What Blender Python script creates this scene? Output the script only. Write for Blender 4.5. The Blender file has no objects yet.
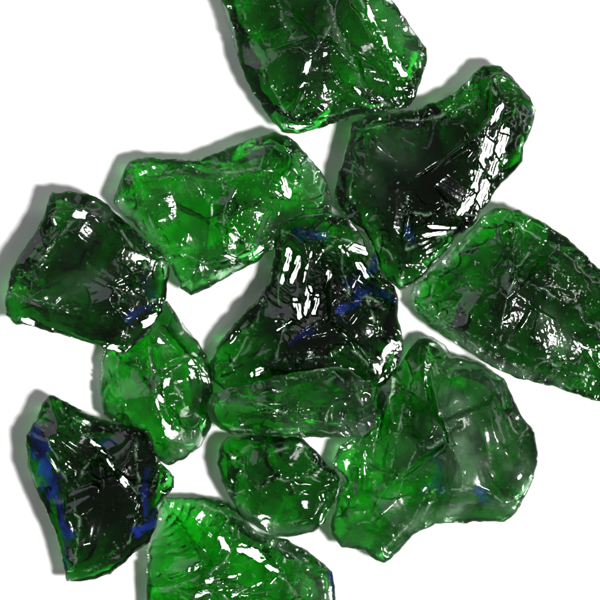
import bpy, bmesh, math
import numpy as np

# ------------------------------------------------------------------ camera, world, lamps
ZS = 0.8
S = 0.0003                      # metres per photo pixel: the frame is 18 cm wide
sc = bpy.context.scene
sc.render.engine = 'CYCLES'
sc.view_settings.view_transform = 'Standard'
sc.view_settings.look = 'None'
sc.view_settings.gamma = 1.0
sc.view_settings.exposure = 0.0
sc.cycles.max_bounces = 20
sc.cycles.transmission_bounces = 18
sc.cycles.glossy_bounces = 8
sc.cycles.diffuse_bounces = 4
sc.cycles.caustics_refractive = True
sc.cycles.caustics_reflective = True
sc.cycles.blur_glossy = 0.3
sc.cycles.sample_clamp_indirect = 6.0
sc.cycles.use_denoising = True

H = 1.5
FOCUS_Z = 35 * S
cam = bpy.data.cameras.new("camera")
cam.sensor_width = 36.0
cam.lens = 36.0 * (H - FOCUS_Z) / (600 * S)
cam.clip_start = 0.05
cam.clip_end = 50.0
cam.dof.use_dof = True
cam.dof.focus_distance = H - 62 * S
cam.dof.aperture_fstop = cam.lens / 1000.0 / 0.040
cam_o = bpy.data.objects.new("camera", cam)
cam_o.location = (0, 0, H)
sc.collection.objects.link(cam_o)
sc.camera = cam_o

w = bpy.data.worlds.new("World")
sc.world = w
w.use_nodes = True
w.node_tree.nodes['Background'].inputs[0].default_value = (1.0, 0.95, 1.0, 1)
w.node_tree.nodes['Background'].inputs[1].default_value = 0.12


def lamp(name, loc, size, power, col):
    d = bpy.data.lights.new(name, 'AREA')
    d.shape = 'RECTANGLE'
    d.size, d.size_y = size
    d.energy = power
    d.color = col
    o = bpy.data.objects.new(name, d)
    o.location = loc
    from mathutils import Vector
    o.rotation_euler = (-Vector(loc)).to_track_quat('-Z', 'Y').to_euler()
    sc.collection.objects.link(o)
    return o


KEY = (0.50, -0.25, 0.94)
lamp("key_lamp", KEY, (0.15, 0.18), 20.0, (1.0, 0.985, 0.97))
lamp("fill_lamp", (-0.80, 0.70, 0.62), (0.90, 0.80), 2.6, (0.92, 0.90, 1.0))  # unseen soft fill, added to lighten the shadows
lamp("back_lamp", (0.70, 0.55, 0.70), (0.08, 0.30), 1.2, (1.0, 0.99, 0.97))


# ------------------------------------------------------------------ helpers
def W(x, y):
    return (x - 300) * S, (300 - y) * S


def _hash(ix, iy, seed):
    h = (ix.astype(np.int64) * 374761393 + iy.astype(np.int64) * 668265263 + int(seed) * 2147483629) & 0xFFFFFFFF
    h = ((h ^ (h >> 13)) * 1274126177) & 0xFFFFFFFF
    return ((h ^ (h >> 16)) & 0xFFFFFF) / float(0xFFFFFF)


def vnoise(x, y, scale, seed):
    x = x / scale + 137.3
    y = y / scale + 91.7
    ix = np.floor(x).astype(np.int64)
    iy = np.floor(y).astype(np.int64)
    fx = x - ix
    fy = y - iy
    fx = fx * fx * fx * (fx * (fx * 6 - 15) + 10)
    fy = fy * fy * fy * (fy * (fy * 6 - 15) + 10)
    a = _hash(ix, iy, seed); b = _hash(ix + 1, iy, seed)
    c = _hash(ix, iy + 1, seed); d = _hash(ix + 1, iy + 1, seed)
    return (a * (1 - fx) + b * fx) * (1 - fy) + (c * (1 - fx) + d * fx) * fy - 0.5


def fbm(x, y, scale, seed, octv=3, gain=0.5):
    r = 0; g = 1.0
    for k in range(octv):
        r = r + g * vnoise(x * math.cos(k) + y * math.sin(k), y * math.cos(k) - x * math.sin(k), scale / 2 ** k, seed + 17 * k)
        g *= gain
    return r


def densify(poly, step, closed=True):
    pts = []
    n = len(poly)
    for i in range(n if closed else n - 1):
        a = np.array(poly[i], float); b = np.array(poly[(i + 1) % n], float)
        m = max(1, int(math.hypot(*(b - a)[:2]) / step))
        for k in range(m):
            pts.append(a + (b - a) * k / m)
    if not closed:
        pts.append(np.array(poly[-1], float))
    return np.array(pts)


def inside(px, py, poly):
    r = np.zeros(px.shape, bool)
    n = len(poly)
    for i in range(n):
        x0, y0 = poly[i][:2]; x1, y1 = poly[(i + 1) % n][:2]
        if y0 == y1:
            continue
        c = ((y0 > py) != (y1 > py)) & (px < (x1 - x0) * (py - y0) / (y1 - y0) + x0)
        r ^= c
    return r


def seg_dist(px, py, pts, closed):
    """distance to a polyline, with the nearest point on it"""
    best = np.full(px.shape, 1e9); bx = px.copy(); by = py.copy()
    n = len(pts)
    for i in range(n if closed else n - 1):
        x0, y0 = pts[i][:2]; x1, y1 = pts[(i + 1) % n][:2]
        dx, dy = x1 - x0, y1 - y0
        L = dx * dx + dy * dy + 1e-9
        t = np.clip(((px - x0) * dx + (py - y0) * dy) / L, 0, 1)
        qx = x0 + t * dx; qy = y0 + t * dy
        d = np.hypot(px - qx, py - qy)
        m = d < best
        best = np.where(m, d, best); bx = np.where(m, qx, bx); by = np.where(m, qy, by)
    return best, bx, by


def blur(z, n=1):
    for _ in range(n):
        p = np.pad(z, 1, mode='edge')
        z = (4 * z + p[:-2, 1:-1] + p[2:, 1:-1] + p[1:-1, :-2] + p[1:-1, 2:]) / 8
    return z


def solve(mask, val, it=(300, 200, 120, 90, 70), sag=0.0):
    """soap-film heights between fixed lines, coarse to fine"""
    ny, nx = mask.shape
    lv = len(it)
    z = None
    for k in range(lv - 1, -1, -1):
        f = 2 ** k
        cy, cx = (ny + f - 1) // f, (nx + f - 1) // f
        py, px = cy * f - ny, cx * f - nx
        m = np.pad(mask, ((0, py), (0, px)), mode='edge').reshape(cy, f, cx, f)
        v = np.pad(val, ((0, py), (0, px)), mode='edge').reshape(cy, f, cx, f)
        cnt = m.sum((1, 3))
        vv = (v * m).sum((1, 3)) / np.maximum(cnt, 1)
        mm = cnt > 0
        if z is None:
            z = np.full(mm.shape, vv[mm].mean())
        else:
            z = np.repeat(np.repeat(z, 2, 0), 2, 1)[:cy, :cx]
        z = np.where(mm, vv, z)
        for _ in range(it[lv - 1 - k]):
            p = np.pad(z, 1, mode='edge')
            z2 = 0.25 * (p[:-2, 1:-1] + p[2:, 1:-1] + p[1:-1, :-2] + p[1:-1, 2:]) - 0.25 * sag * (G * f) ** 2
            z = np.where(mm, vv, z2)
    return z


# ------------------------------------------------------------------ materials
def nd(nt, t, **kw):
    n = nt.nodes.new(t)
    for k, v in kw.items():
        setattr(n, k, v)
    return n


def glass_material(name, density, tint, hazy):
    m = bpy.data.materials.new(name)
    m.use_nodes = True
    nt = m.node_tree
    nt.nodes.clear()
    L = nt.links.new
    out = nd(nt, 'ShaderNodeOutputMaterial')
    tc = nd(nt, 'ShaderNodeTexCoord')
    n1 = nd(nt, 'ShaderNodeTexNoise'); n1.inputs['Scale'].default_value = 900; n1.inputs['Detail'].default_value = 3
    n2 = nd(nt, 'ShaderNodeTexNoise'); n2.inputs['Scale'].default_value = 130; n2.inputs['Detail'].default_value = 4
    L(tc.outputs['Object'], n1.inputs['Vector']); L(tc.outputs['Object'], n2.inputs['Vector'])
    bump = nd(nt, 'ShaderNodeBump'); bump.inputs['Strength'].default_value = 0.35
    bump.inputs['Distance'].default_value = 0.00012
    L(n1.outputs['Fac'], bump.inputs['Height'])
    rr = nd(nt, 'ShaderNodeMapRange')
    rr.inputs['From Min'].default_value = 0.45; rr.inputs['From Max'].default_value = 0.75
    rr.inputs['To Min'].default_value = 0.065; rr.inputs['To Max'].default_value = 0.16 + 0.3 * hazy
    L(n2.outputs['Fac'], rr.inputs['Value'])
    g = nd(nt, 'ShaderNodeBsdfGlass'); g.inputs['IOR'].default_value = 1.52
    g.inputs['Color'].default_value = (1, 1, 1, 1)
    un = nd(nt, 'ShaderNodeAttribute', attribute_name='under')
    ma = nd(nt, 'ShaderNodeMath', operation='MULTIPLY_ADD'); ma.inputs[1].default_value = 0.16
    L(un.outputs['Fac'], ma.inputs[0]); L(rr.outputs['Result'], ma.inputs[2])
    L(ma.outputs[0], g.inputs['Roughness']); L(bump.outputs['Normal'], g.inputs['Normal'])
    # crushed, whitened edges and dust
    fr = nd(nt, 'ShaderNodeAttribute', attribute_name='frost')
    d = nd(nt, 'ShaderNodeBsdfPrincipled')
    fc = nd(nt, 'ShaderNodeValToRGB')
    fc.color_ramp.elements[0].position = 0.35; fc.color_ramp.elements[0].color = (0.16, 0.34, 0.18, 1)
    fc.color_ramp.elements[1].position = 0.6; fc.color_ramp.elements[1].color = (0.44, 0.55, 0.45, 1)
    L(fr.outputs['Fac'], fc.inputs[0]); L(fc.outputs[0], d.inputs['Base Color'])
    d.inputs['Roughness'].default_value = 0.35
    d.inputs['Transmission Weight'].default_value = 0.35
    L(bump.outputs['Normal'], d.inputs['Normal'])
    mx = nd(nt, 'ShaderNodeMixShader')
    L(fr.outputs['Fac'], mx.inputs[0]); L(g.outputs[0], mx.inputs[1]); L(d.outputs[0], mx.inputs[2])
    # cobalt blue reflections, painted in as surface colour
    fl = nd(nt, 'ShaderNodeAttribute', attribute_name='film')  # film: mask of the painted blue reflections
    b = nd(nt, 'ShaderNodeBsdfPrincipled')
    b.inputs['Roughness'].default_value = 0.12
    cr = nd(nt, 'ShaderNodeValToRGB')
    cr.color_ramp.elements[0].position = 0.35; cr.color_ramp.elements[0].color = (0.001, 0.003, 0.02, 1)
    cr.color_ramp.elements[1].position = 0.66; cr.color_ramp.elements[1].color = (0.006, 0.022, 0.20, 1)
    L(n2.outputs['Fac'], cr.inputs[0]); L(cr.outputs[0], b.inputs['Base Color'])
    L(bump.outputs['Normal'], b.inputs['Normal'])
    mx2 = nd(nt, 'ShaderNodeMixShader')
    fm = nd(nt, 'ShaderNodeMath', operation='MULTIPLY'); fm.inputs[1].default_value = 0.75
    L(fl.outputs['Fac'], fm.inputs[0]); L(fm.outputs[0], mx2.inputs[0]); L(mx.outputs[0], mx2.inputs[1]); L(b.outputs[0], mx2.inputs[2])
    L(mx2.outputs[0], out.inputs['Surface'])
    va = nd(nt, 'ShaderNodeVolumeAbsorption')
    va.inputs['Color'].default_value = (*tint, 1)
    va.inputs['Density'].default_value = density
    L(va.outputs[0], out.inputs['Volume'])
    return m


# ------------------------------------------------------------------ table top
def make_table():
    m = bpy.data.materials.new("white_paper")
    m.use_nodes = True
    nt = m.node_tree
    p = nt.nodes['Principled BSDF']
    p.inputs['Roughness'].default_value = 0.7
    p.inputs['Specular IOR Level'].default_value = 0.2
    n = nd(nt, 'ShaderNodeTexNoise'); n.inputs['Scale'].default_value = 600; n.inputs['Detail'].default_value = 5
    tc = nd(nt, 'ShaderNodeTexCoord')
    nt.links.new(tc.outputs['Object'], n.inputs['Vector'])
    cr = nd(nt, 'ShaderNodeValToRGB')
    cr.color_ramp.elements[0].color = (0.83, 0.825, 0.83, 1)
    cr.color_ramp.elements[1].color = (0.88, 0.88, 0.88, 1)
    nt.links.new(n.outputs['Fac'], cr.inputs[0]); nt.links.new(cr.outputs[0], p.inputs['Base Color'])
    b = nd(nt, 'ShaderNodeBump'); b.inputs['Strength'].default_value = 0.1; b.inputs['Distance'].default_value = 0.0001
    nt.links.new(n.outputs['Fac'], b.inputs['Height']); nt.links.new(b.outputs['Normal'], p.inputs['Normal'])
    me = bpy.data.meshes.new("white_tabletop")
    r = 0.9
    me.from_pydata([(-r, -r, 0), (r, -r, 0), (r, r, 0), (-r, r, 0), (-r, -r, -.02), (r, -r, -.02), (r, r, -.02), (-r, r, -.02)], [],
                   [(0, 1, 2, 3), (7, 6, 5, 4), (0, 4, 5, 1), (1, 5, 6, 2), (2, 6, 7, 3), (3, 7, 4, 0)])
    me.materials.append(m)
    o = bpy.data.objects.new("white_tabletop", me)
    o['kind'] = 'structure'
    sc.collection.objects.link(o)


make_table()

# ------------------------------------------------------------------ the glass chunks
G = 0.75     # grid spacing in photo pixels

# each: key, rank (what lies on what), edge height, glass (density factor, tint), outline, ridges [(x,y,z)..],
#       scoops [(x,y,depth,radius)], ripples [(ox,oy, cx,cy,r, wavelength, amp)], painted blue reflections [(x,y,r)]
CHUNKS = []


def chunk(**k):
    CHUNKS.append(k)


chunk(name='top', smooth=[(334, -10, 384, 88, 13), (250, 50, 262, 90, 14)], veil=[(326, 10, 360, 84, 4, .35), (376, 10, 420, 60, 8, .25), (284, 20, 310, 60, 5, .3)], glare=[(366, 4, 404, 74, 4), (311, 56, 307, 74, 4), (286, 127, 318, 124, 3), (322, 82, 326, 90, 3), (300, 90, 304, 84, 3), (352, 88, 360, 92, 3)], rough=0.55, rank=2, ze=30, dens=1.2, hazy=0.1, H=80, seed=11,
      label='large green glass chunk cut off by the top edge, with a smooth glossy trough',
      bubbles=[(285, 28, 3.6), (262, 74, 2.2)],
      outline=[(215, -25), (224, 8), (234, 44), (244, 76), (256, 98), (270, 118), (281, 132), (297, 134), (320, 128), (352, 118),
               (384, 112), (408, 108), (416, 98), (421, 80), (427, 60), (426, 48), (414, 32), (403, 14), (392, 0), (375, -30), (300, -55), (235, -45)],
      ridges=[[(318, -30, 84), (326, 0, 82), (338, 30, 80), (352, 60, 74), (360, 84, 62), (372, 100, 46), (388, 106, 38)],
              [(352, -28, 84), (362, 0, 84), (376, 24, 82), (392, 52, 74), (406, 76, 58), (416, 92, 38)],
              [(270, -30, 74), (284, 20, 78), (296, 44, 80), (310, 60, 78), (306, 92, 66), (294, 112, 48), (284, 128, 34)],
              [(310, 60, 78), (332, 26, 79)],
              [(236, -20, 52), (250, 40, 56), (266, 84, 52), (290, 116, 44), (330, 116, 44), (365, 106, 44)]],
      scoops=[(344, 20, 10, 70), (262, 60, 6, 60), (325, 85, 8, 40)],
      ripples=[(300, -60, 350, 50, 40, 9, 0.35)])

chunk(name='upper_right', smooth=[(380, 150, 450, 190, 24)], veil=[(360, 130, 400, 150, 22, .14), (352, 170, 380, 190, 18, .12)], glare=[(502, 104, 494, 122, 4), (490, 140, 476, 190, 9), (506, 130, 494, 168, 7), (474, 196, 462, 212, 5), (488, 178, 478, 206, 5), (420, 236, 446, 232, 2.5), (424, 226, 455, 228, 2)], rough=0.5, rank=1, ze=28, dens=2.3, hazy=0.0, H=88, seed=23,
      label='dark green glass chunk at upper right with a broad white glare at its right',
      outline=[(352, 122), (372, 115), (396, 112), (416, 108), (435, 102), (452, 94), (468, 80), (480, 68), (492, 64), (502, 66), (511, 76), (520, 86), (530, 98),
               (537, 110), (533, 124), (528, 136), (524, 150), (522, 162), (508, 178), (496, 190), (488, 204), (480, 214), (472, 226), (456, 238), (436, 262),
               (424, 276), (412, 286), (400, 290), (384, 278), (372, 258), (364, 238), (352, 222), (336, 206), (334, 194), (339, 172), (344, 154)],
      ridges=[[(358, 130, 72), (400, 122, 76), (440, 116, 74), (470, 104, 70), (490, 86, 62), (500, 76, 50)],
              [(490, 86, 62), (498, 104, 68), (480, 136, 82), (481, 166, 84), (474, 190, 80), (456, 211, 70)],
              [(402, 214, 74), (420, 215, 74), (456, 211, 70), (474, 216, 46)],
              [(512, 86, 58), (521, 122, 70), (503, 160, 74), (487, 192, 68), (474, 216, 54)],
              [(406, 198, 76), (403, 230, 70), (406, 254, 52), (402, 282, 34)],
              [(358, 130, 72), (352, 170, 66), (350, 205, 56), (375, 235, 54), (392, 262, 44)],
              [(406, 250, 52), (430, 240, 50), (455, 230, 42)]],
      scoops=[(420, 165, 4, 160), (370, 205, 7, 50), (430, 230, 5, 40)],
      ripples=[(402, 190, 435, 228, 26, 5, 0.55), (520, 60, 500, 140, 22, 11, 0.45)],
      film=[(408, 228, 412, 242, 4, .6), (528, 106, 532, 114, 3, .6)])  # film: painted blue reflections

chunk(name='upper_left_bright', mounds=[(156, 206, 5, 13)], smooth=[(240, 158, 280, 158, 11), (185, 195, 200, 235, 16)], veil=[(120, 200, 176, 262, 6, .4), (300, 190, 330, 200, 8, .35), (150, 200, 230, 170, 12, .2)], glare=[(284, 180, 288, 196, 3), (276, 192, 280, 196, 2), (250, 258, 262, 248, 2), (225, 256, 234, 260, 2)], rough=0.5, rank=0, ze=22, dens=1.0, hazy=0.25, H=66, seed=37,
      label='bright translucent green glass slab at upper left, the longest of the light ones',
      outline=[(117, 186), (121, 176), (124, 168), (130, 160), (144, 157), (170, 159), (196, 160), (220, 150), (240, 143), (260, 136), (276, 132), (292, 138), (300, 146),
               (308, 156), (317, 166), (324, 176), (330, 192), (332, 212), (316, 228), (290, 242), (272, 250), (256, 262), (236, 272), (220, 282), (208, 288), (190, 295),
               (180, 288), (172, 268), (166, 260), (152, 244), (136, 226), (120, 212), (113, 200)],
      ridges=[[(140, 168, 50), (170, 172, 56), (196, 168, 58), (206, 174, 62), (220, 174, 66), (248, 170, 66), (272, 176, 62), (300, 188, 54), (320, 204, 40)],
              [(130, 178, 46), (140, 205, 52), (160, 240, 46), (168, 254, 42), (184, 256, 42), (204, 264, 40), (232, 258, 42), (268, 236, 44)],
              [(248, 150, 48), (270, 146, 50), (292, 156, 52), (306, 172, 50)],
              [(220, 174, 66), (226, 205, 58), (222, 232, 52), (232, 258, 42)],
              [(186, 268, 32), (210, 276, 32), (245, 262, 32)]],
      scoops=[(180, 215, 4, 70), (270, 205, 8, 55), (205, 240, 6, 40), (250, 160, 5, 40)],
      ripples=[(240, 175, 190, 205, 22, 4.2, 0.28), (150, 260, 160, 190, 40, 8, 0.3)])

chunk(name='left_dark', smooth=[(24, 310, 108, 334, 12), (62, 255, 112, 280, 20)], veil=[(55, 200, 80, 212, 8, .35), (96, 206, 106, 214, 7, .45), (60, 298, 96, 280, 14, .25)], glare=[(74, 214, 84, 217, 4), (144, 325, 156, 318, 4), (22, 318, 34, 325, 3), (104, 346, 120, 350, 3), (54, 218, 56, 224, 2)], rough=0.35, rank=1, ze=30, dens=1.8, hazy=0.12, H=78, seed=41,
      label='dark bottle-green glass block nearest the left edge of the photo, above its shadowed blue-edged neighbour',
      outline=[(53, 192), (68, 191), (82, 192), (93, 195), (108, 205), (126, 222), (144, 237), (162, 253), (168, 260), (170, 267), (168, 282), (165, 300), (162, 312),
               (150, 330), (140, 340), (132, 348), (124, 354), (108, 351), (90, 343), (60, 334), (33, 327), (15, 324), (6, 315), (4, 306), (6, 294), (10, 273), (18, 258),
               (30, 240), (39, 225), (45, 210), (49, 198)],
      ridges=[[(8, 294, 34), (22, 296, 56), (39, 300, 64), (60, 306, 68), (87, 312, 72), (120, 312, 72), (141, 306, 66), (156, 298, 48)],
              [(47, 212, 42), (60, 218, 60), (72, 222, 64), (87, 217, 62), (106, 214, 50)],
              [(72, 222, 64), (50, 250, 66), (30, 272, 60), (22, 296, 56)],
              [(106, 214, 50), (124, 236, 62), (145, 258, 66), (143, 285, 66), (141, 306, 66)],
              [(90, 267, 66), (106, 280, 74), (122, 294, 72), (120, 312, 72)],
              [(120, 312, 72), (128, 328, 56), (126, 346, 38)],
              [(145, 258, 66), (160, 266, 48)]],
      scoops=[(75, 275, 9, 75), (110, 250, 6, 50), (70, 320, 5, 60)],
      ripples=[(60, 180, 105, 285, 30, 7, 0.3)],
      film=[(146, 282, 152, 297, 5, .45), (128, 318, 150, 306, 4, .5)])  # film: painted blue reflections

chunk(name='centre_dark', smooth=[(235, 350, 262, 315, 10), (300, 345, 350, 335, 8)], glare=[(284, 262, 282, 284, 2), (312, 252, 306, 270, 1.6), (306, 272, 302, 286, 1.6), (324, 250, 316, 262, 1.6), (340, 246, 348, 256, 1.8), (352, 288, 360, 276, 1.6), (298, 322, 304, 308, 1.6), (290, 250, 286, 268, 3), (300, 258, 292, 282, 3), (310, 288, 306, 316, 3.5), (318, 296, 314, 312, 2.5), (296, 300, 300, 318, 3), (352, 246, 366, 252, 4), (330, 270, 326, 290, 2.5), (358, 262, 366, 276, 3), (252, 374, 262, 370, 3), (276, 330, 292, 322, 2)], rough=0.3, rank=2, ze=24, dens=1.9, hazy=0.0, H=98, seed=53,
      label='tall near-black glass chunk in the centre with rippled silvery fracture faces and blue glints',
      outline=[(278, 228), (290, 218), (305, 215), (325, 213), (345, 217), (362, 228), (371, 240), (377, 256), (380, 272), (394, 285), (399, 300), (397, 315), (402, 332), (404, 350),
               (398, 368), (380, 385), (350, 395), (300, 392), (255, 395), (225, 390), (212, 380), (210, 362), (218, 345), (228, 332), (240, 318), (256, 300), (268, 283), (275, 255)],
      ridges=[[(282, 231, 50), (278, 256, 72), (278, 283, 82), (281, 310, 78), (282, 332, 72), (275, 362, 56)],
              [(282, 231, 50), (300, 232, 76), (320, 234, 86), (340, 238, 88), (362, 246, 76), (374, 262, 56)],
              [(282, 332, 72), (300, 328, 82), (320, 322, 88), (337, 312, 90), (352, 302, 88), (366, 296, 76), (380, 306, 62)],
              [(340, 238, 88), (343, 270, 94), (352, 302, 88)],
              [(340, 238, 88), (310, 262, 92), (302, 300, 86), (300, 328, 82)],
              [(274, 363, 56), (292, 358, 62), (325, 358, 64), (345, 348, 62), (360, 356, 54), (374, 374, 40)],
              [(366, 296, 76), (376, 330, 52), (390, 345, 38)],
              [(262, 300, 34), (250, 330, 42), (238, 355, 44), (224, 372, 34)]],
      scoops=[(300, 270, 10, 45), (345, 268, 9, 40), (330, 340, 8, 40), (250, 345, 7, 40), (355, 320, 5, 30)],
      ripples=[(345, 215, 300, 285, 42, 7, 1.1), (400, 230, 345, 275, 30, 6, 1.0), (300, 345, 335, 335, 25, 7, 0.4)],
      film=[(298, 232, 324, 238, 5, .4), (340, 314, 368, 288, 6, .8), (350, 282, 374, 264, 6, .45), (380, 292, 396, 300, 4, .5), (290, 342, 312, 330, 3, .4)])  # film: painted blue reflections

chunk(name='flat_centre', smooth=[(235, 405, 345, 392, 11), (250, 423, 340, 428, 6)], veil=[(290, 426, 366, 428, 10, .4), (215, 405, 250, 400, 8, .35), (360, 385, 368, 420, 8, .3)], glare=[(250, 372, 262, 368, 2)], rough=0.2, rank=4, ze=40, dens=1.45, hazy=0.45, H=74, seed=61,
      label='long flat hazy green glass splinter lying crosswise just below the tall black chunk',
      outline=[(208, 402), (211, 395), (227, 388), (253, 382), (277, 375), (307, 371), (333, 366), (350, 369), (360, 376), (367, 382), (373, 387), (372, 400), (376, 413), (375, 427),
               (363, 437), (343, 438), (310, 437), (267, 437), (233, 435), (220, 430), (210, 420), (206, 410)],
      ridges=[[(210, 403, 46), (230, 401, 62), (250, 403, 66), (290, 411, 70), (333, 417, 68), (362, 426, 56)],
              [(222, 394, 52), (277, 380, 62), (333, 372, 60), (352, 384, 62), (362, 400, 60), (366, 420, 54)],
              [(228, 430, 48), (270, 432, 50), (330, 432, 50), (356, 430, 50)]],
      scoops=[(300, 392, 4, 120), (290, 424, 3, 80)],
      ripples=[(200, 380, 320, 420, 40, 6, 0.3)])

chunk(name='mid_left', mounds=[(172, 414, 4, 12)], smooth=[(120, 350, 145, 430, 17), (172, 330, 196, 352, 9), (180, 390, 190, 415, 14)], veil=[(153, 328, 164, 350, 6, .45), (175, 450, 195, 440, 8, .35), (106, 360, 112, 410, 8, .22)], glare=[(160, 340, 166, 346, 3), (192, 362, 198, 372, 3), (204, 376, 207, 384, 3)], rough=0.08, rank=0, ze=16, dens=1.1, hazy=0.15, H=60, seed=71,
      label='clear mid-green glass shard at mid left, tucked between two dark pieces above and below',
      outline=[(166, 300), (177, 314), (184, 325), (192, 335), (200, 344), (204, 353), (210, 366), (213, 377), (213, 395), (212, 419), (210, 431), (201, 446), (186, 458), (168, 466),
               (156, 461), (145, 450), (130, 438), (117, 426), (103, 414), (99, 395), (100, 365), (103, 348), (110, 335), (130, 325), (150, 308)],
      ridges=[[(153, 326, 36), (158, 340, 48), (166, 350, 54), (186, 357, 52), (200, 368, 44), (208, 378, 30)],
              [(150, 340, 44), (150, 362, 50), (152, 385, 54), (165, 410, 52), (180, 430, 42), (186, 450, 26)],
              [(166, 350, 54), (172, 380, 56), (184, 405, 50), (202, 420, 34)],
              [(118, 345, 38), (116, 380, 44), (126, 412, 40), (150, 440, 32)]],
      scoops=[(130, 380, 7, 70), (165, 385, 4, 60), (185, 330, 5, 30)],
      ripples=[(210, 300, 150, 390, 45, 9, 0.3)],
      irid=[(203, 421, 8)])  # irid: blue reflection spot

chunk(name='bottom_left_dark', smooth=[(112, 500, 100, 550, 20), (72, 412, 118, 438, 9), (42, 460, 64, 530, 9)], glare=[(80, 428, 126, 482, 3.5), (68, 466, 78, 472, 5), (134, 434, 135, 450, 3), (98, 452, 112, 458, 3)], rough=0.1, rank=2, ze=26, dens=2.4, hazy=0.0, H=90, seed=83,
      label='near-black glass block at bottom left with cobalt blue faces along its left side',  # the cobalt blue on the left side is painted reflections
      outline=[(48, 395), (59, 398), (72, 405), (84, 413), (110, 422), (128, 426), (147, 430), (152, 435), (154, 452), (165, 468), (174, 477), (174, 487), (165, 497), (158, 508), (156, 527),
               (150, 541), (128, 560), (110, 574), (95, 580), (79, 582), (66, 582), (64, 571), (59, 545), (51, 523), (44, 508), (33, 479), (28, 468), (26, 450), (26, 435), (35, 420), (42, 402)],
      ridges=[[(29, 428, 40), (44, 425, 66), (70, 427, 76), (84, 436, 80), (99, 450, 84), (112, 462, 84), (125, 476, 80), (138, 494, 74)],
              [(44, 425, 66), (50, 450, 68), (64, 472, 72), (73, 494, 72), (78, 520, 66), (79, 545, 58), (72, 572, 36)],
              [(99, 450, 84), (84, 470, 78), (73, 494, 72)],
              [(136, 433, 50), (138, 462, 68), (138, 494, 74), (136, 520, 64), (130, 541, 54), (104, 562, 42), (80, 576, 34)],
              [(50, 402, 40), (80, 420, 62), (110, 430, 64), (136, 433, 50)],
              [(138, 494, 74), (154, 486, 50), (170, 482, 32)]],
      scoops=[(105, 510, 9, 60), (110, 445, 7, 35), (48, 480, 5, 40), (75, 445, 5, 30)],
      ripples=[(60, 480, 100, 465, 22, 7, 0.7), (150, 400, 110, 515, 30, 6, 0.4)],
      film=[(36, 432, 50, 482, 9, .95), (52, 486, 68, 535, 5, .9), (68, 535, 63, 572, 4, .4), (138, 532, 155, 520, 6, .95), (146, 470, 146, 515, 3, .6), (102, 442, 112, 441, 4, .5)])  # film: painted blue reflections

chunk(name='small_green', smooth=[(262, 460, 300, 462, 17), (262, 508, 305, 508, 17)], veil=[(222, 490, 262, 528, 6, .35), (250, 530, 310, 530, 5, .35)], glare=[(228, 476, 232, 482, 2.5), (246, 492, 249, 496, 2.5)], rough=0.12, rank=1, ze=24, dens=1.5, hazy=0.05, H=66, seed=97,
      label='smallest green glass chunk, rounded, below the flat splinter near bottom centre',
      outline=[(219, 449), (222, 443), (227, 438), (253, 435), (278, 435), (301, 437), (315, 449), (328, 465), (344, 477), (347, 484), (340, 494), (336, 502), (333, 508), (325, 521), (315, 532),
               (291, 538), (275, 537), (259, 529), (240, 516), (229, 494), (221, 481), (217, 465)],
      ridges=[[(229, 490, 36), (238, 492, 50), (249, 489, 56), (272, 481, 62), (296, 478, 62), (312, 476, 58), (326, 484, 46), (340, 490, 32)],
              [(226, 452, 38), (244, 466, 52), (249, 489, 56)],
              [(244, 466, 52), (270, 452, 54), (296, 446, 46), (306, 450, 42)],
              [(300, 450, 46), (322, 468, 44), (336, 480, 40)],
              [(238, 492, 50), (252, 515, 44), (278, 526, 42), (308, 520, 42), (324, 502, 42)]],
      scoops=[(275, 465, 5, 45), (280, 505, 6, 60), (310, 500, 3, 30)],
      ripples=[(240, 430, 280, 500, 30, 8, 0.2)])

chunk(name='bottom_green', smooth=[(290, 570, 320, 585, 10)], veil=[(240, 520, 300, 560, 6, .3), (300, 580, 330, 600, 12, .3)], glare=[(244, 548, 278, 570, 4.5), (190, 570, 214, 562, 2.5), (222, 540, 226, 552, 3), (205, 582, 240, 574, 2.5), (232, 596, 262, 582, 2), (196, 596, 226, 588, 2)], rough=0.08, rank=0, ze=18, dens=0.98, hazy=0.05, H=70, seed=101,
      label='bright green glass chunk cut off by the bottom edge, with curved conchoidal ripples',
      outline=[(163, 499), (182, 497), (203, 498), (229, 502), (244, 517), (255, 531), (270, 537), (288, 541), (302, 547), (313, 555), (323, 563), (332, 572), (336, 600), (330, 640), (260, 665),
               (180, 655), (145, 620), (146, 590), (145, 553), (148, 540), (152, 528), (157, 512)],
      ridges=[[(200, 503, 40), (214, 511, 54), (226, 518, 62), (233, 530, 66), (234, 546, 68), (226, 560, 68), (211, 572, 64), (181, 586, 52), (156, 590, 36)],
              [(234, 522, 58), (240, 540, 66), (255, 553, 66), (273, 570, 62), (295, 592, 56), (310, 625, 44)],
              [(244, 520, 40), (262, 538, 52), (286, 552, 52), (312, 566, 44)],
              [(211, 572, 64), (225, 600, 66), (235, 635, 56)]],
      scoops=[(188, 538, 10, 55), (230, 600, 6, 70), (290, 575, 4, 50)],
      ripples=[(150, 500, 200, 545, 50, 8, 1.8), (240, 480, 225, 600, 45, 6, 1.3), (310, 540, 290, 575, 30, 8, 0.3)],
      film=[(331, 574, 335, 600, 3, .7)])  # film: painted blue reflections

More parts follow.
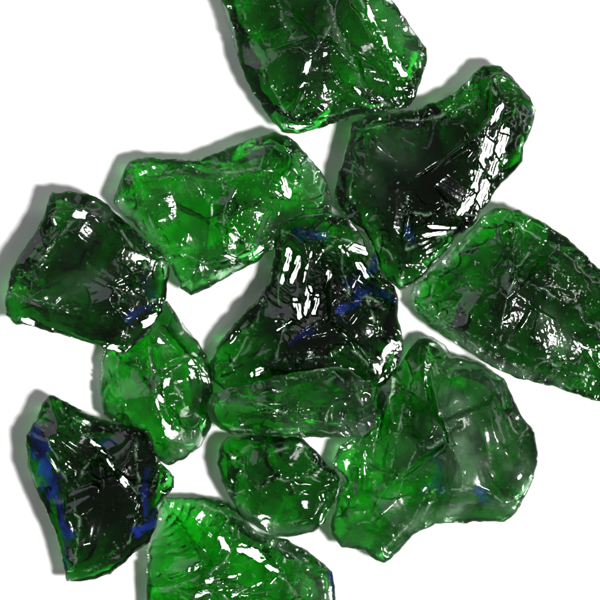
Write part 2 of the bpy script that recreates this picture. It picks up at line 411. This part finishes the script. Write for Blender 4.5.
chunk(name='right_bottom', mounds=[(464, 436, 8, 19)], smooth=[(476, 400, 500, 470, 30), (424, 385, 424, 425, 12), (440, 510, 505, 512, 8)], veil=[(452, 400, 466, 480, 18, .5), (500, 440, 530, 480, 14, .4), (424, 520, 470, 505, 9, .55), (470, 508, 515, 508, 9, .5), (400, 540, 424, 516, 7, .5), (455, 370, 500, 390, 14, .25)], glare=[(520, 480, 526, 470, 3), (424, 492, 428, 486, 2.5)], rough=0.15, rank=1, ze=22, dens=1.15, hazy=0.45, H=84, seed=113,
      label='large cloudy green glass chunk at lower right with a shell-shaped fracture and pale lower rim',
      outline=[(410, 346), (418, 338), (426, 337), (434, 338), (446, 346), (452, 355), (465, 358), (480, 362), (492, 370), (504, 378), (510, 390), (516, 402), (524, 418), (531, 426), (536, 434), (538, 448), (538, 462),
               (532, 486), (524, 500), (516, 514), (504, 522), (472, 523), (436, 524), (416, 534), (408, 542), (400, 550), (386, 564), (376, 562), (364, 552), (340, 548), (330, 534), (334, 506), (340, 480),
               (332, 462), (340, 446), (356, 436), (368, 424), (372, 404), (376, 386), (388, 372), (400, 360)],
      ridges=[[(426, 362, 66), (414, 372, 70), (408, 388, 74), (404, 402, 76), (400, 420, 74), (404, 434, 72), (416, 446, 76), (430, 448, 80), (440, 440, 82), (444, 424, 82), (439, 398, 80), (441, 378, 74), (436, 366, 68), (426, 362, 66)],
              [(426, 345, 44), (426, 362, 66)],
              [(444, 438, 82), (452, 450, 82), (460, 464, 78), (462, 490, 64)],
              [(418, 534, 30), (426, 510, 48), (434, 498, 58), (446, 490, 62), (468, 487, 62), (490, 492, 58), (504, 504, 44), (520, 498, 36), (532, 478, 30)],
              [(416, 446, 76), (428, 468, 72), (427, 488, 62), (434, 498, 58)],
              [(428, 488, 62), (412, 522, 50), (384, 550, 36)],
              [(416, 446, 76), (404, 480, 66), (392, 505, 56), (372, 520, 46), (354, 526, 38)],
              [(398, 372, 60), (386, 400, 44), (378, 430, 30), (372, 460, 26), (374, 485, 26)], [(372, 420, 48), (356, 450, 58), (350, 480, 56), (350, 515, 46)], [(404, 402, 76), (396, 440, 66), (392, 470, 60)],
              [(456, 364, 60), (490, 380, 68), (506, 410, 70), (518, 440, 70), (520, 466, 62)]],
      scoops=[(420, 410, 5, 50), (375, 495, 6, 50), (470, 505, 5, 60), (443, 470, 4, 30)],
      ripples=[(520, 360, 470, 420, 40, 11, 0.3), (426, 340, 420, 410, 24, 9, 0.3)],
      film=[(478, 491, 486, 498, 6, .7), (436, 452, 440, 484, 7, .3), (420, 490, 440, 480, 4, .3)])  # film: painted blue reflections

chunk(name='right_green', mounds=[(530, 336, 7, 17)], veil=[(430, 318, 500, 366, 6, .45), (500, 366, 560, 384, 6, .4), (545, 320, 560, 345, 12, .3), (470, 235, 448, 256, 6, .35)], glare=[(516, 298, 522, 299, 2.5), (533, 338, 536, 341, 3), (500, 252, 506, 256, 2.5), (566, 358, 570, 362, 2.5), (454, 300, 456, 308, 2)], rough=0.6, rank=2, ze=26, dens=1.45, hazy=0.1, H=78, seed=127,
      label='deep green speckled glass slab cut off by the right edge of the photo',
      bubbles=[(552, 262, 4.2), (518, 268, 3.2), (538, 344, 3.6), (508, 250, 2.6)],
      outline=[(500, 207), (521, 211), (545, 223), (558, 231), (570, 240), (587, 256), (603, 270), (625, 300), (635, 350), (625, 392), (603, 402), (591, 400), (572, 393), (552, 386), (535, 382), (518, 379), (502, 372), (486, 363),
               (472, 354), (458, 345), (442, 335), (426, 323), (412, 307), (410, 298), (416, 282), (432, 267), (447, 254), (456, 245), (465, 237), (474, 226), (482, 216)],
      ridges=[[(416, 300, 34), (430, 312, 48), (458, 330, 56), (480, 340, 60), (500, 345, 62), (542, 358, 62), (575, 370, 58), (610, 384, 46)],
              [(492, 216, 46), (470, 240, 60), (450, 262, 60), (432, 285, 54), (430, 312, 48)],
              [(492, 216, 46), (520, 226, 60), (548, 240, 66), (575, 262, 64), (600, 290, 56)],
              [(500, 345, 62), (502, 310, 72), (512, 280, 76), (530, 250, 68)],
              [(512, 280, 76), (545, 290, 74), (575, 310, 70), (600, 335, 60)],
              [(440, 322, 40), (480, 350, 36), (530, 374, 36)]],
      scoops=[(465, 290, 5, 90), (560, 260, 4, 60), (490, 260, 4, 60)],
      ripples=[(640, 300, 545, 320, 26, 5, 0.18), (560, 420, 520, 300, 60, 13, 0.3)])


# ------------------------------------------------------------------ build height fields
X0, Y0, X1, Y1 = -2, -62, 662, 672
for c in CHUNKS:
    rng = np.random.RandomState(c['seed'])
    o = densify(c['outline'], 2.5)
    # ragged outline
    n = fbm(o[:, 0], o[:, 1], 9, c['seed'], 3, 0.6); n2 = fbm(o[:, 0], o[:, 1], 9, c['seed'] + 500, 3, 0.6)
    o[:, 0] += n * 1.8; o[:, 1] += n2 * 1.8
    c['o'] = o
    bx0 = math.floor((o[:, 0].min() - 4) / G); bx1 = math.ceil((o[:, 0].max() + 4) / G)
    by0 = math.floor((o[:, 1].min() - 4) / G); by1 = math.ceil((o[:, 1].max() + 4) / G)
    c['b'] = (bx0, by0)
    gx, gy = np.meshgrid(np.arange(bx0, bx1 + 1) * G, np.arange(by0, by1 + 1) * G)
    ins = inside(gx, gy, o)
    ze = c['ze'] + 9 + 7 * fbm(gx, gy, 60, c['seed'] + 3, 2)
    mask = ~ins
    val = np.where(mask, ze, 0.0)
    rdist = np.full(gx.shape, 1e9)
    for r in c['ridges']:
        p = densify([np.array(q, float) for q in r], 1.6, closed=False)
        wob = 3.4 * fbm(p[:, 0], p[:, 1], 14, c['seed'] + 9, 2)
        p[:, 0] += wob; p[:, 1] -= wob
        p[:, 2] += 3.0 * fbm(p[:, 0], p[:, 1], 12, c['seed'] + 29, 2)
        q = densify(p, G * 0.5, closed=False)
        ix = np.clip(np.round(q[:, 0] / G).astype(int) - bx0, 0, gx.shape[1] - 1)
        iy = np.clip(np.round(q[:, 1] / G).astype(int) - by0, 0, gx.shape[0] - 1)
        ok = ins[iy, ix]
        mask[iy[ok], ix[ok]] = True
        val[iy[ok], ix[ok]] = q[ok, 2]
        d, _, _ = seg_dist(gx, gy, p, False)
        rdist = np.minimum(rdist, d)
    zt = solve(mask, val, sag=c.get('sag', 0.02))
    zt = blur(zt, 1)
    od, ox, oy = seg_dist(gx, gy, o, True)
    od = np.where(ins, od, 0)
    ox, oy = blur(ox, 40), blur(oy, 40)
    edge = np.clip(od / 6.0, 0, 1)
    zt = zt + ins * 2.4 * np.exp(-rdist / 3.0) * np.clip(0.6 + 1.5 * vnoise(gx, gy, 20, c['seed'] + 15), 0, 1) * np.clip(od / 6, 0, 1)
    # broken edges are blunt
    rimh = np.clip(5 + 14 * vnoise(ox, oy, 30, c['seed'] + 8), 1.0, 10) * c.get('rim', 1.0)
    lim = ze + 1.0 + np.clip(0.75 + 1.3 * vnoise(ox, oy, 40, c['seed'] + 12), 0.15, 1.5) * od
    k_ = 4.0
    hh = np.clip(0.5 + 0.5 * (lim - zt) / k_, 0, 1)
    zt = np.where(ins, lim * (1 - hh) + zt * hh - k_ * hh * (1 - hh), zt)
    zt = np.where(ins, np.maximum(zt, np.minimum(zt + 2, ze + 0.3 * rimh * (1 - np.exp(-od / 1.6)) + 0.25 * od)), zt)
    base = zt.copy()
    z0 = zt.copy()
    # concave scoops
    for (sx, sy, dep, R) in c['scoops']:
        d2 = (gx - sx) ** 2 + (gy - sy) ** 2
        zc = blur(base, 6)[int(np.clip(round(sy / G) - by0, 0, gx.shape[0] - 1)), int(np.clip(round(sx / G) - bx0, 0, gx.shape[1] - 1))]
        gyy, gxx = np.gradient(blur(base, 30), G)
        jy = int(np.clip(round(sy / G) - by0, 0, gx.shape[0] - 1)); jx = int(np.clip(round(sx / G) - bx0, 0, gx.shape[1] - 1))
        bowl = zc - dep + gxx[jy, jx] * (gx - sx) + gyy[jy, jx] * (gy - sy) + d2 / (2 * R)
        zt = np.where(ins, np.minimum(zt, np.maximum(bowl, base - dep * 1.6)), zt)
    for (mx0, my0, mh, mr) in c.get('mounds', []):
        zt = zt + edge * mh * np.exp(-((gx - mx0) ** 2 + (gy - my0) ** 2) / mr ** 2)
    zclean = zt.copy()
    # ripples of conchoidal fracture
    for (ax, ay, cx, cy, rr, wl, amp) in c['ripples']:
        d = np.hypot(gx - ax, gy - ay) + 3 * fbm(gx, gy, 34, c['seed'] + 77, 1)
        mk = np.exp(-(((gx - cx) ** 2 + (gy - cy) ** 2) / rr ** 2) ** 1.5) * np.clip(0.65 + 1.6 * vnoise(gx, gy, 16, c['seed'] + 78), 0, 1)
        wv = np.abs(np.sin(d * math.pi / wl + 1.2 * vnoise(gx, gy, 30, c['seed'] + 5)))
        zt = zt + amp * 2.6 * mk * (wv - 0.6) * edge
    # general unevenness: hackle, waves, fine texture
    reg = np.clip(0.5 + 2.2 * vnoise(gx, gy, 34, c['seed'] + 200), 0, 1)
    rough = c['rough']
    zt = zt + edge * (1.6 * fbm(gx, gy, 34, c['seed'] + 31, 1)
                      + rough * reg * (0.75 * fbm(gx, gy, 7, c['seed'] + 32, 3, 0.62)) + 0.16 * vnoise(gx, gy, 2.6, c['seed'] + 33) * reg * rough)
    # creased steps running with the fracture
    cn = vnoise(gx + 0.4 * gy, (gy - 0.4 * gx) * 1.8, 21, c['seed'] + 60)
    zt = zt - edge * 2.0 * np.abs(cn) * (0.1 + rough * reg)
    # broad flat breaks along the ridges
    nr = np.argwhere(ins & (rdist < 3) & (od > 6))
    for j in rng.randint(0, max(1, len(nr)), 3 if len(nr) else 0):
        iy, ix = nr[j]
        tx, ty = rng.randn(2) * 0.28
        dep = 1.5 + 3.0 * rng.rand()
        dx = gx - gx[iy, ix]; dy = gy - gy[iy, ix]
        pl = zt[iy, ix] - dep + tx * dx + ty * dy + (dx * dx + dy * dy) * 0.004
        zt = np.where(ins & (np.hypot(dx, dy) < 34), np.minimum(zt, np.maximum(pl, zt - 2.4 * dep)), zt)
    # chips along ridges, rim and at random
    near = np.argwhere(ins & (rdist < 5))
    rim = np.argwhere(ins & (od < 6) & (od > 1))
    anyw = np.argwhere(ins & (od > 4))
    frost = np.zeros(gx.shape)
    nchip = int(len(anyw) / 650 * (0.35 + rough))
    for src, cnt, rlo, rhi, dp in ((near, nchip, 1.4, 8, .24), (rim, int(nchip * .6), 2.5, 10, .26), (anyw, int(nchip * 1.0 * rough), 1.2, 5, .13), (anyw, 2, 14, 28, .09)):
        if len(src) == 0:
            continue
        for j in rng.randint(0, len(src), cnt):
            iy, ix = src[j]
            r = rlo + (rhi - rlo) * rng.rand() ** 2
            k = int(r * 1.5 / G) + 2
            sl = (slice(max(0, iy - k), iy + k + 1), slice(max(0, ix - k), ix + k + 1))
            ex = 0.6 + 0.8 * rng.rand(); th = rng.rand() * 3.14
            dx = gx[sl] - gx[iy, ix]; dy = gy[sl] - gy[iy, ix]
            u = (dx * math.cos(th) + dy * math.sin(th)) * ex; v = (dy * math.cos(th) - dx * math.sin(th)) / ex
            tx, ty = rng.randn(2) * 0.32
            dep = dp * r
            bowl = zt[iy, ix] - dep + tx * dx + ty * dy + (u * u + v * v) * dep / (r * r)
            bowl = np.where(u * u + v * v < r * r * 2.2, bowl, 1e9)
            zt[sl] = np.where(ins[sl], np.minimum(zt[sl], np.maximum(bowl, zt[sl] - dep * 2.2)), zt[sl])
    pits = np.clip(fbm(gx, gy, 2.6, c['seed'] + 901, 2, 0.7) - 0.38, 0, 1) * np.clip(0.5 + 2.5 * vnoise(gx, gy, 45, c['seed'] + 902), 0, 1)
    zt = zt - edge * 8.0 * rough * pits
    grain = vnoise(gx, gy, 1.7, c['seed'] + 903) + vnoise(gx + gy, gy - gx, 3.1, c['seed'] + 904)
    zt = zt + edge * 0.30 * rough * grain
    for (ax, ay, bx_, by_, wd_) in c.get('smooth', []):
        d, qx, qy = seg_dist(gx, gy, [(ax, ay), (bx_, by_)], False)
        dl = math.hypot(bx_ - ax, by_ - ay)
        ux, uy = (bx_ - ax) / dl, (by_ - ay) / dl
        al = (gx - ax) * ux + (gy - ay) * uy
        ac = (gy - ay) * ux - (gx - ax) * uy
        m_ = np.clip((wd_ * (1 + 0.5 * fbm(gx, gy, 16, c['seed'] + 830, 2)) - d) / 3.0, 0, 1) * edge
        st = 0.45 * vnoise(al * 0.12, ac, 3.2, c['seed'] + 831) + 0.9 * vnoise(al * 0.2, ac, 9, c['seed'] + 832)
        zt = zt * (1 - 0.92 * m_) + 0.92 * m_ * (blur(zclean, 8) - 1.0 + st)
    # flats tilted on purpose to mirror the key lamp, shaping highlights in
    sm = blur(zt, 25)
    hgt = sm * S * ZS
    wx_, wy_ = W(gx, gy)
    V = np.stack([-wx_, -wy_, H - hgt]); V = V / np.sqrt((V * V).sum(0))
    Lv = np.stack([KEY[0] - wx_, KEY[1] - wy_, KEY[2] - hgt]); Lv = Lv / np.sqrt((Lv * Lv).sum(0))
    Hn = V + Lv
    GX, GY = -Hn[0] / Hn[2] / ZS, Hn[1] / Hn[2] / ZS
    for (ax, ay, bx_, by_, wd_) in c.get('glare', []):
        d, qx, qy = seg_dist(gx, gy, [(ax, ay), (bx_, by_)], False)
        dl = math.hypot(bx_ - ax, by_ - ay)
        ux, uy = (bx_ - ax) / dl, (by_ - ay) / dl
        al = (gx - ax) * ux + (gy - ay) * uy
        ac = (gy - ay) * ux - (gx - ax) * uy
        q = np.floor((al + 0.5 * ac + 14 * fbm(gx, gy, 24, c['seed'] + 811, 2)) / 30.0) + 100 * np.floor((ac + 5 * fbm(al * 0.4, ac, 9, c['seed'] + 813, 2)) / 13.0 + 0.5)
        mk = np.clip((wd_ * (0.9 + 1.9 * fbm(al * 0.35, ac, 7, c['seed'] + 812, 3, 0.7)) - d) / 1.2, 0, 1) * ins
        for qq in np.unique(q[mk > 0]):
            cell = (q == qq) & (mk > 0)
            mx_, my_ = gx[cell].mean(), gy[cell].mean()
            z0_ = sm[cell].mean()
            g1, g2 = GX[cell].mean(), GY[cell].mean()
            pl = z0_ - 0.5 + g1 * (gx - mx_) + g2 * (gy - my_) + 0.32 * vnoise(al * 0.22, ac, 2.4, c['seed'] + 821) + 0.2 * vnoise(al * 0.5, ac, 5, c['seed'] + 822)
            zt = np.where(cell, zt * (1 - mk) + pl * mk, zt)
    # bottom surface
    slope = 1.15 + 1.3 * vnoise(ox, oy, 45, c['seed'] + 401)
    zb = ze - 0.9 * rimh * (1 - np.exp(-od / 1.6)) - 1.15 * slope * od
    zb = np.maximum(zb, 1.0)
    xm, ym = gx[ins].mean(), gy[ins].mean()
    rad = math.sqrt(ins.sum() * G * G / math.pi)
    for k in range(9):
        th = k * 2 * math.pi / 9 * 2.0 + rng.rand() * 1.2
        t = 0.12 + 0.55 * rng.rand()
        off = rad * (0.1 + 0.65 * rng.rand())
        pl = t * ((gx - xm) * math.cos(th) + (gy - ym) * math.sin(th) - off) + 2.0 * vnoise(gx, gy, 40, c['seed'] + 420 + k)
        zb = np.maximum(zb, pl)
    # hollow breaks underneath
    for j in rng.randint(0, len(anyw), 7):
        iy, ix = anyw[j]
        r = 10 + 26 * rng.rand()
        tx, ty = rng.randn(2) * 0.35
        dx = gx - gx[iy, ix]; dy = gy - gy[iy, ix]
        d2 = dx * dx + dy * dy
        bp = zb[iy, ix] + 0.20 * r + tx * dx + ty * dy - d2 * 0.24 / r
        zb = np.where(d2 < r * r * 3, np.maximum(zb, np.minimum(bp, zb + 0.45 * r)), zb)
    zb = zb + np.clip(od / 8, 0, 1) * (1.8 * fbm(gx, gy, 26, c['seed'] + 403, 3, 0.35 + 0.3 * rough) + 2.0 * rough * np.abs(vnoise(gx, gy, 10, c['seed'] + 404)))
    zb = np.minimum(zb, ze - 0.8 * rimh * (1 - np.exp(-od / 2.0)) - np.minimum(0.7 * od, 0.6 * ze))
    zb = zb - zb[ins].min() + 0.4 * 0
    ze_b = np.where(ins, 0, 1)
    zt = np.where(ins, zt, ze)
    zt = np.minimum(zt, c['H'] + 12)
    zb = np.where(ins, np.minimum(zb, zt - 0.25), ze)
    # frosted crushed edges
    br = np.clip(0.35 + 3.2 * fbm(gx, gy, 11, c['seed'] + 300, 4, 0.75), 0, 1)
    wd = 0.45 + 1.1 * np.clip(0.5 + 2 * fbm(gx, gy, 9, c['seed'] + 306, 2), 0, 1)
    fr = np.exp(-(rdist / wd) ** 2) * np.clip(br, 0, 1) * 0.5
    fr = np.maximum(fr, np.exp(-(od / 1.4) ** 2) * np.clip(br - 0.2, 0, 1) * 0.55 * ins)
    fr = np.maximum(fr, np.exp(-(rdist / 6.0) ** 2) * np.clip(5 * (fbm(gx, gy, 4.0, c['seed'] + 301, 4, 0.85) - 0.6), 0, 1) * 0.6)
    sp = fbm(gx, gy, 3.2, c['seed'] + 302, 2, 0.7)
    fr = np.maximum(fr, (0.4 + rough) * np.clip((sp - (0.60 - 0.11 * rough)) * 8, 0, 1) * np.clip(0.4 + 2 * vnoise(gx, gy, 40, c['seed'] + 303), 0, 1) * 0.8)
    # thin haze of scuffed surface
    fr = np.maximum(fr, c['hazy'] * 0.15 * np.clip(0.4 + 1.8 * fbm(gx, gy, 30, c['seed'] + 305, 4, 0.65), 0, 1))
    for (vx, vy, vx2, vy2, vw, vs) in c.get('veil', []):
        d, _, _ = seg_dist(gx, gy, [(vx, vy), (vx2, vy2)], False)
        fr = np.maximum(fr, 0.8 * vs * np.exp(-(d / vw) ** 2) * np.clip(0.6 + 0.8 * fbm(gx, gy, 22, c['seed'] + 320, 5, 0.6), 0, 1))
    film = np.zeros(gx.shape)  # mask for the blue reflections painted into the glass colour
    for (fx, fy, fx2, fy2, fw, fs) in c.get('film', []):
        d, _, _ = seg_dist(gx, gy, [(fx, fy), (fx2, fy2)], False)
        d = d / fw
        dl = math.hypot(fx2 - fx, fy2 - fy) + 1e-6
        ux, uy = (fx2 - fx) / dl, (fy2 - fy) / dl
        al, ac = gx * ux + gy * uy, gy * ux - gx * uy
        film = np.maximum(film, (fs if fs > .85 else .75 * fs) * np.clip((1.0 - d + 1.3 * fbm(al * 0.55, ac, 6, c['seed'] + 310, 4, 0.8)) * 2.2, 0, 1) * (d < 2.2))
    frb = 0.35 * fr + 0.5 * np.exp(-(od / 6.0) ** 2)
    c.update(frb=frb, gx=gx, gy=gy, ins=ins, zt=zt, zb=zb, ze=ze, fr=fr, film=film)

# keep neighbours apart where one lies over another
CHUNKS_SORT = sorted(CHUNKS, key=lambda k: k['rank'])
GAP = 0.5
for i, lo in enumerate(CHUNKS_SORT):
    for up in CHUNKS_SORT[i + 1:]:
        ax, ay = lo['b']; bx, by = up['b']
        ah, aw = lo['gx'].shape; bh, bw = up['gx'].shape
        x0, x1 = max(ax, bx), min(ax + aw, bx + bw)
        y0, y1 = max(ay, by), min(ay + ah, by + bh)
        if x1 - x0 < 2 or y1 - y0 < 2:
            continue
        sa = (slice(y0 - ay, y1 - ay), slice(x0 - ax, x1 - ax)); sb = (slice(y0 - by, y1 - by), slice(x0 - bx, x1 - bx))

        def grow(m, k=2):
            for _ in range(k):
                p = np.pad(m, 1)
                m = p[1:-1, 1:-1] | p[:-2, 1:-1] | p[2:, 1:-1] | p[1:-1, :-2] | p[1:-1, 2:]
            return m
        both = grow(lo['ins'][sa]) & grow(up['ins'][sb])
        if not both.any():
            continue
        tl, bu = lo['zt'][sa], up['zb'][sb]
        mid = blur(0.5 * (tl + bu), 12)
        mid = np.maximum(mid, 3)
        bad = both & (tl > bu - 2 * GAP)
        print('overlap', lo['name'], up['name'], int(bad.sum()), float((tl - bu)[bad].max()) if bad.any() else 0)
        lo['zt'][sa] = np.where(both, np.minimum(tl, mid - GAP), tl)
        lo['zb'][sa] = np.where(both, np.minimum(lo['zb'][sa], lo['zt'][sa] - 0.2 * lo['ins'][sa]), lo['zb'][sa])
        up['zb'][sb] = np.where(both, np.maximum(bu, mid + GAP), bu)
        up['zt'][sb] = np.where(both, np.maximum(up['zt'][sb], up['zb'][sb] + 0.2 * up['ins'][sb]), up['zt'][sb])


# ------------------------------------------------------------------ meshes
def build(c):
    gx, gy, ins = c['gx'], c['gy'], c['ins']
    ny, nx = gx.shape
    cc = inside(gx[:-1, :-1] + G / 2, gy[:-1, :-1] + G / 2, c['o'])
    cp = np.pad(cc, 1)
    cnt = cp[:-1, :-1].astype(int) + cp[1:, :-1] + cp[:-1, 1:] + cp[1:, 1:]
    used = cnt > 0
    bnd = used & (cnt < 4)
    _, qx, qy = seg_dist(gx[bnd], gy[bnd], c['o'], True)
    x = gx.copy(); y = gy.copy()
    x[bnd] = qx; y[bnd] = qy
    zt = c['zt']; zb = c['zb'].copy()
    zt = zt.copy()
    em = 0.5 * (zt + zb)
    # rim vertices are shared
    zt[bnd] = em[bnd]; zb[bnd] = em[bnd]
    it = -np.ones((ny, nx), int)
    nt_ = int(used.sum())
    it[used] = np.arange(nt_)
    ib = it.copy()
    inner = used & ~bnd
    ib[inner] = nt_ + np.arange(int(inner.sum()))
    wx, wy = W(x, y)
    co = np.concatenate([np.stack([wx[used], wy[used], zt[used] * S * ZS], 1), np.stack([wx[inner], wy[inner], zb[inner] * S * ZS], 1)])
    loc = np.array([wx[used].mean(), wy[used].mean(), 0.0])
    co = co - loc
    jy, jx = np.nonzero(cc)
    qt = np.stack([it[jy, jx], it[jy + 1, jx], it[jy + 1, jx + 1], it[jy, jx + 1]], 1)
    qb = np.stack([ib[jy, jx], ib[jy, jx + 1], ib[jy + 1, jx + 1], ib[jy + 1, jx]], 1)
    allb = bnd[jy, jx] & bnd[jy + 1, jx] & bnd[jy + 1, jx + 1] & bnd[jy, jx + 1]
    f = np.concatenate([qt[~allb], qb[~allb]])
    me = bpy.data.meshes.new("green_glass_chunk")
    me.vertices.add(len(co)); me.vertices.foreach_set('co', co.astype(np.float32).ravel())
    me.loops.add(len(f) * 4); me.loops.foreach_set('vertex_index', f.astype(np.int32).ravel())
    me.polygons.add(len(f))
    me.polygons.foreach_set('loop_start', np.arange(len(f), dtype=np.int32) * 4)
    me.polygons.foreach_set('loop_total', np.full(len(f), 4, dtype=np.int32))
    me.polygons.foreach_set('use_smooth', np.ones(len(f), bool))
    me.update(calc_edges=True)
    me.validate()
    for nm, arr, sc_b in (('frost', c['fr'], 0.35), ('film', c['film'], 0.0), ('under', np.zeros(gx.shape), -1)):  # film: mask of the painted blue reflections
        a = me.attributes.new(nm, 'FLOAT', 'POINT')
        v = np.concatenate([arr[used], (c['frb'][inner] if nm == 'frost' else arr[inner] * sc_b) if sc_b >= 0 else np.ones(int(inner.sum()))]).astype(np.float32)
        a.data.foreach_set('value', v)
    me.materials.append(glass_material("green_glass", DENS * c['dens'], c.get('tint', TINT), c['hazy']))
    ob = bpy.data.objects.new("green_glass_chunk", me)
    ob.location = loc
    ob['label'] = c['label']
    ob['category'] = 'glass chunk'
    ob['group'] = 'green glass chunks scattered on white'
    sc.collection.objects.link(ob)
    for (ux, uy, ur) in c.get('bubbles', []):
        j, i = int(round(uy / G)) - c['b'][1], int(round(ux / G)) - c['b'][0]
        zc = max(c['zt'][j, i] - 7 - ur, c['zb'][j, i] + ur + 2)
        bm = bmesh.new()
        bmesh.ops.create_uvsphere(bm, u_segments=28, v_segments=18, radius=ur * S)
        bmesh.ops.scale(bm, vec=(1.15, 0.95, 0.9), verts=bm.verts)
        bmesh.ops.reverse_faces(bm, faces=bm.faces)
        for f_ in bm.faces:
            f_.smooth = True
        bme = bpy.data.meshes.new("air_bubble")
        bm.to_mesh(bme); bm.free()
        bme.materials.append(BUB)
        bo = bpy.data.objects.new("air_bubble", bme)
        px_, py_ = W(ux, uy)
        bo.location = (px_ - loc[0], py_ - loc[1], zc * S * ZS)
        bo.parent = ob
        sc.collection.objects.link(bo)
    return ob


BUB = bpy.data.materials.new("bubble_wall")
BUB.use_nodes = True
BUB.node_tree.nodes.clear()
_g = BUB.node_tree.nodes.new('ShaderNodeBsdfGlass'); _g.inputs['IOR'].default_value = 1.52
_g.inputs['Roughness'].default_value = 0.02
_o = BUB.node_tree.nodes.new('ShaderNodeOutputMaterial')
BUB.node_tree.links.new(_g.outputs[0], _o.inputs['Surface'])


DENS = 680.0
TINT = (0.06, 0.865, 0.16)
for c in CHUNKS:
    build(c)
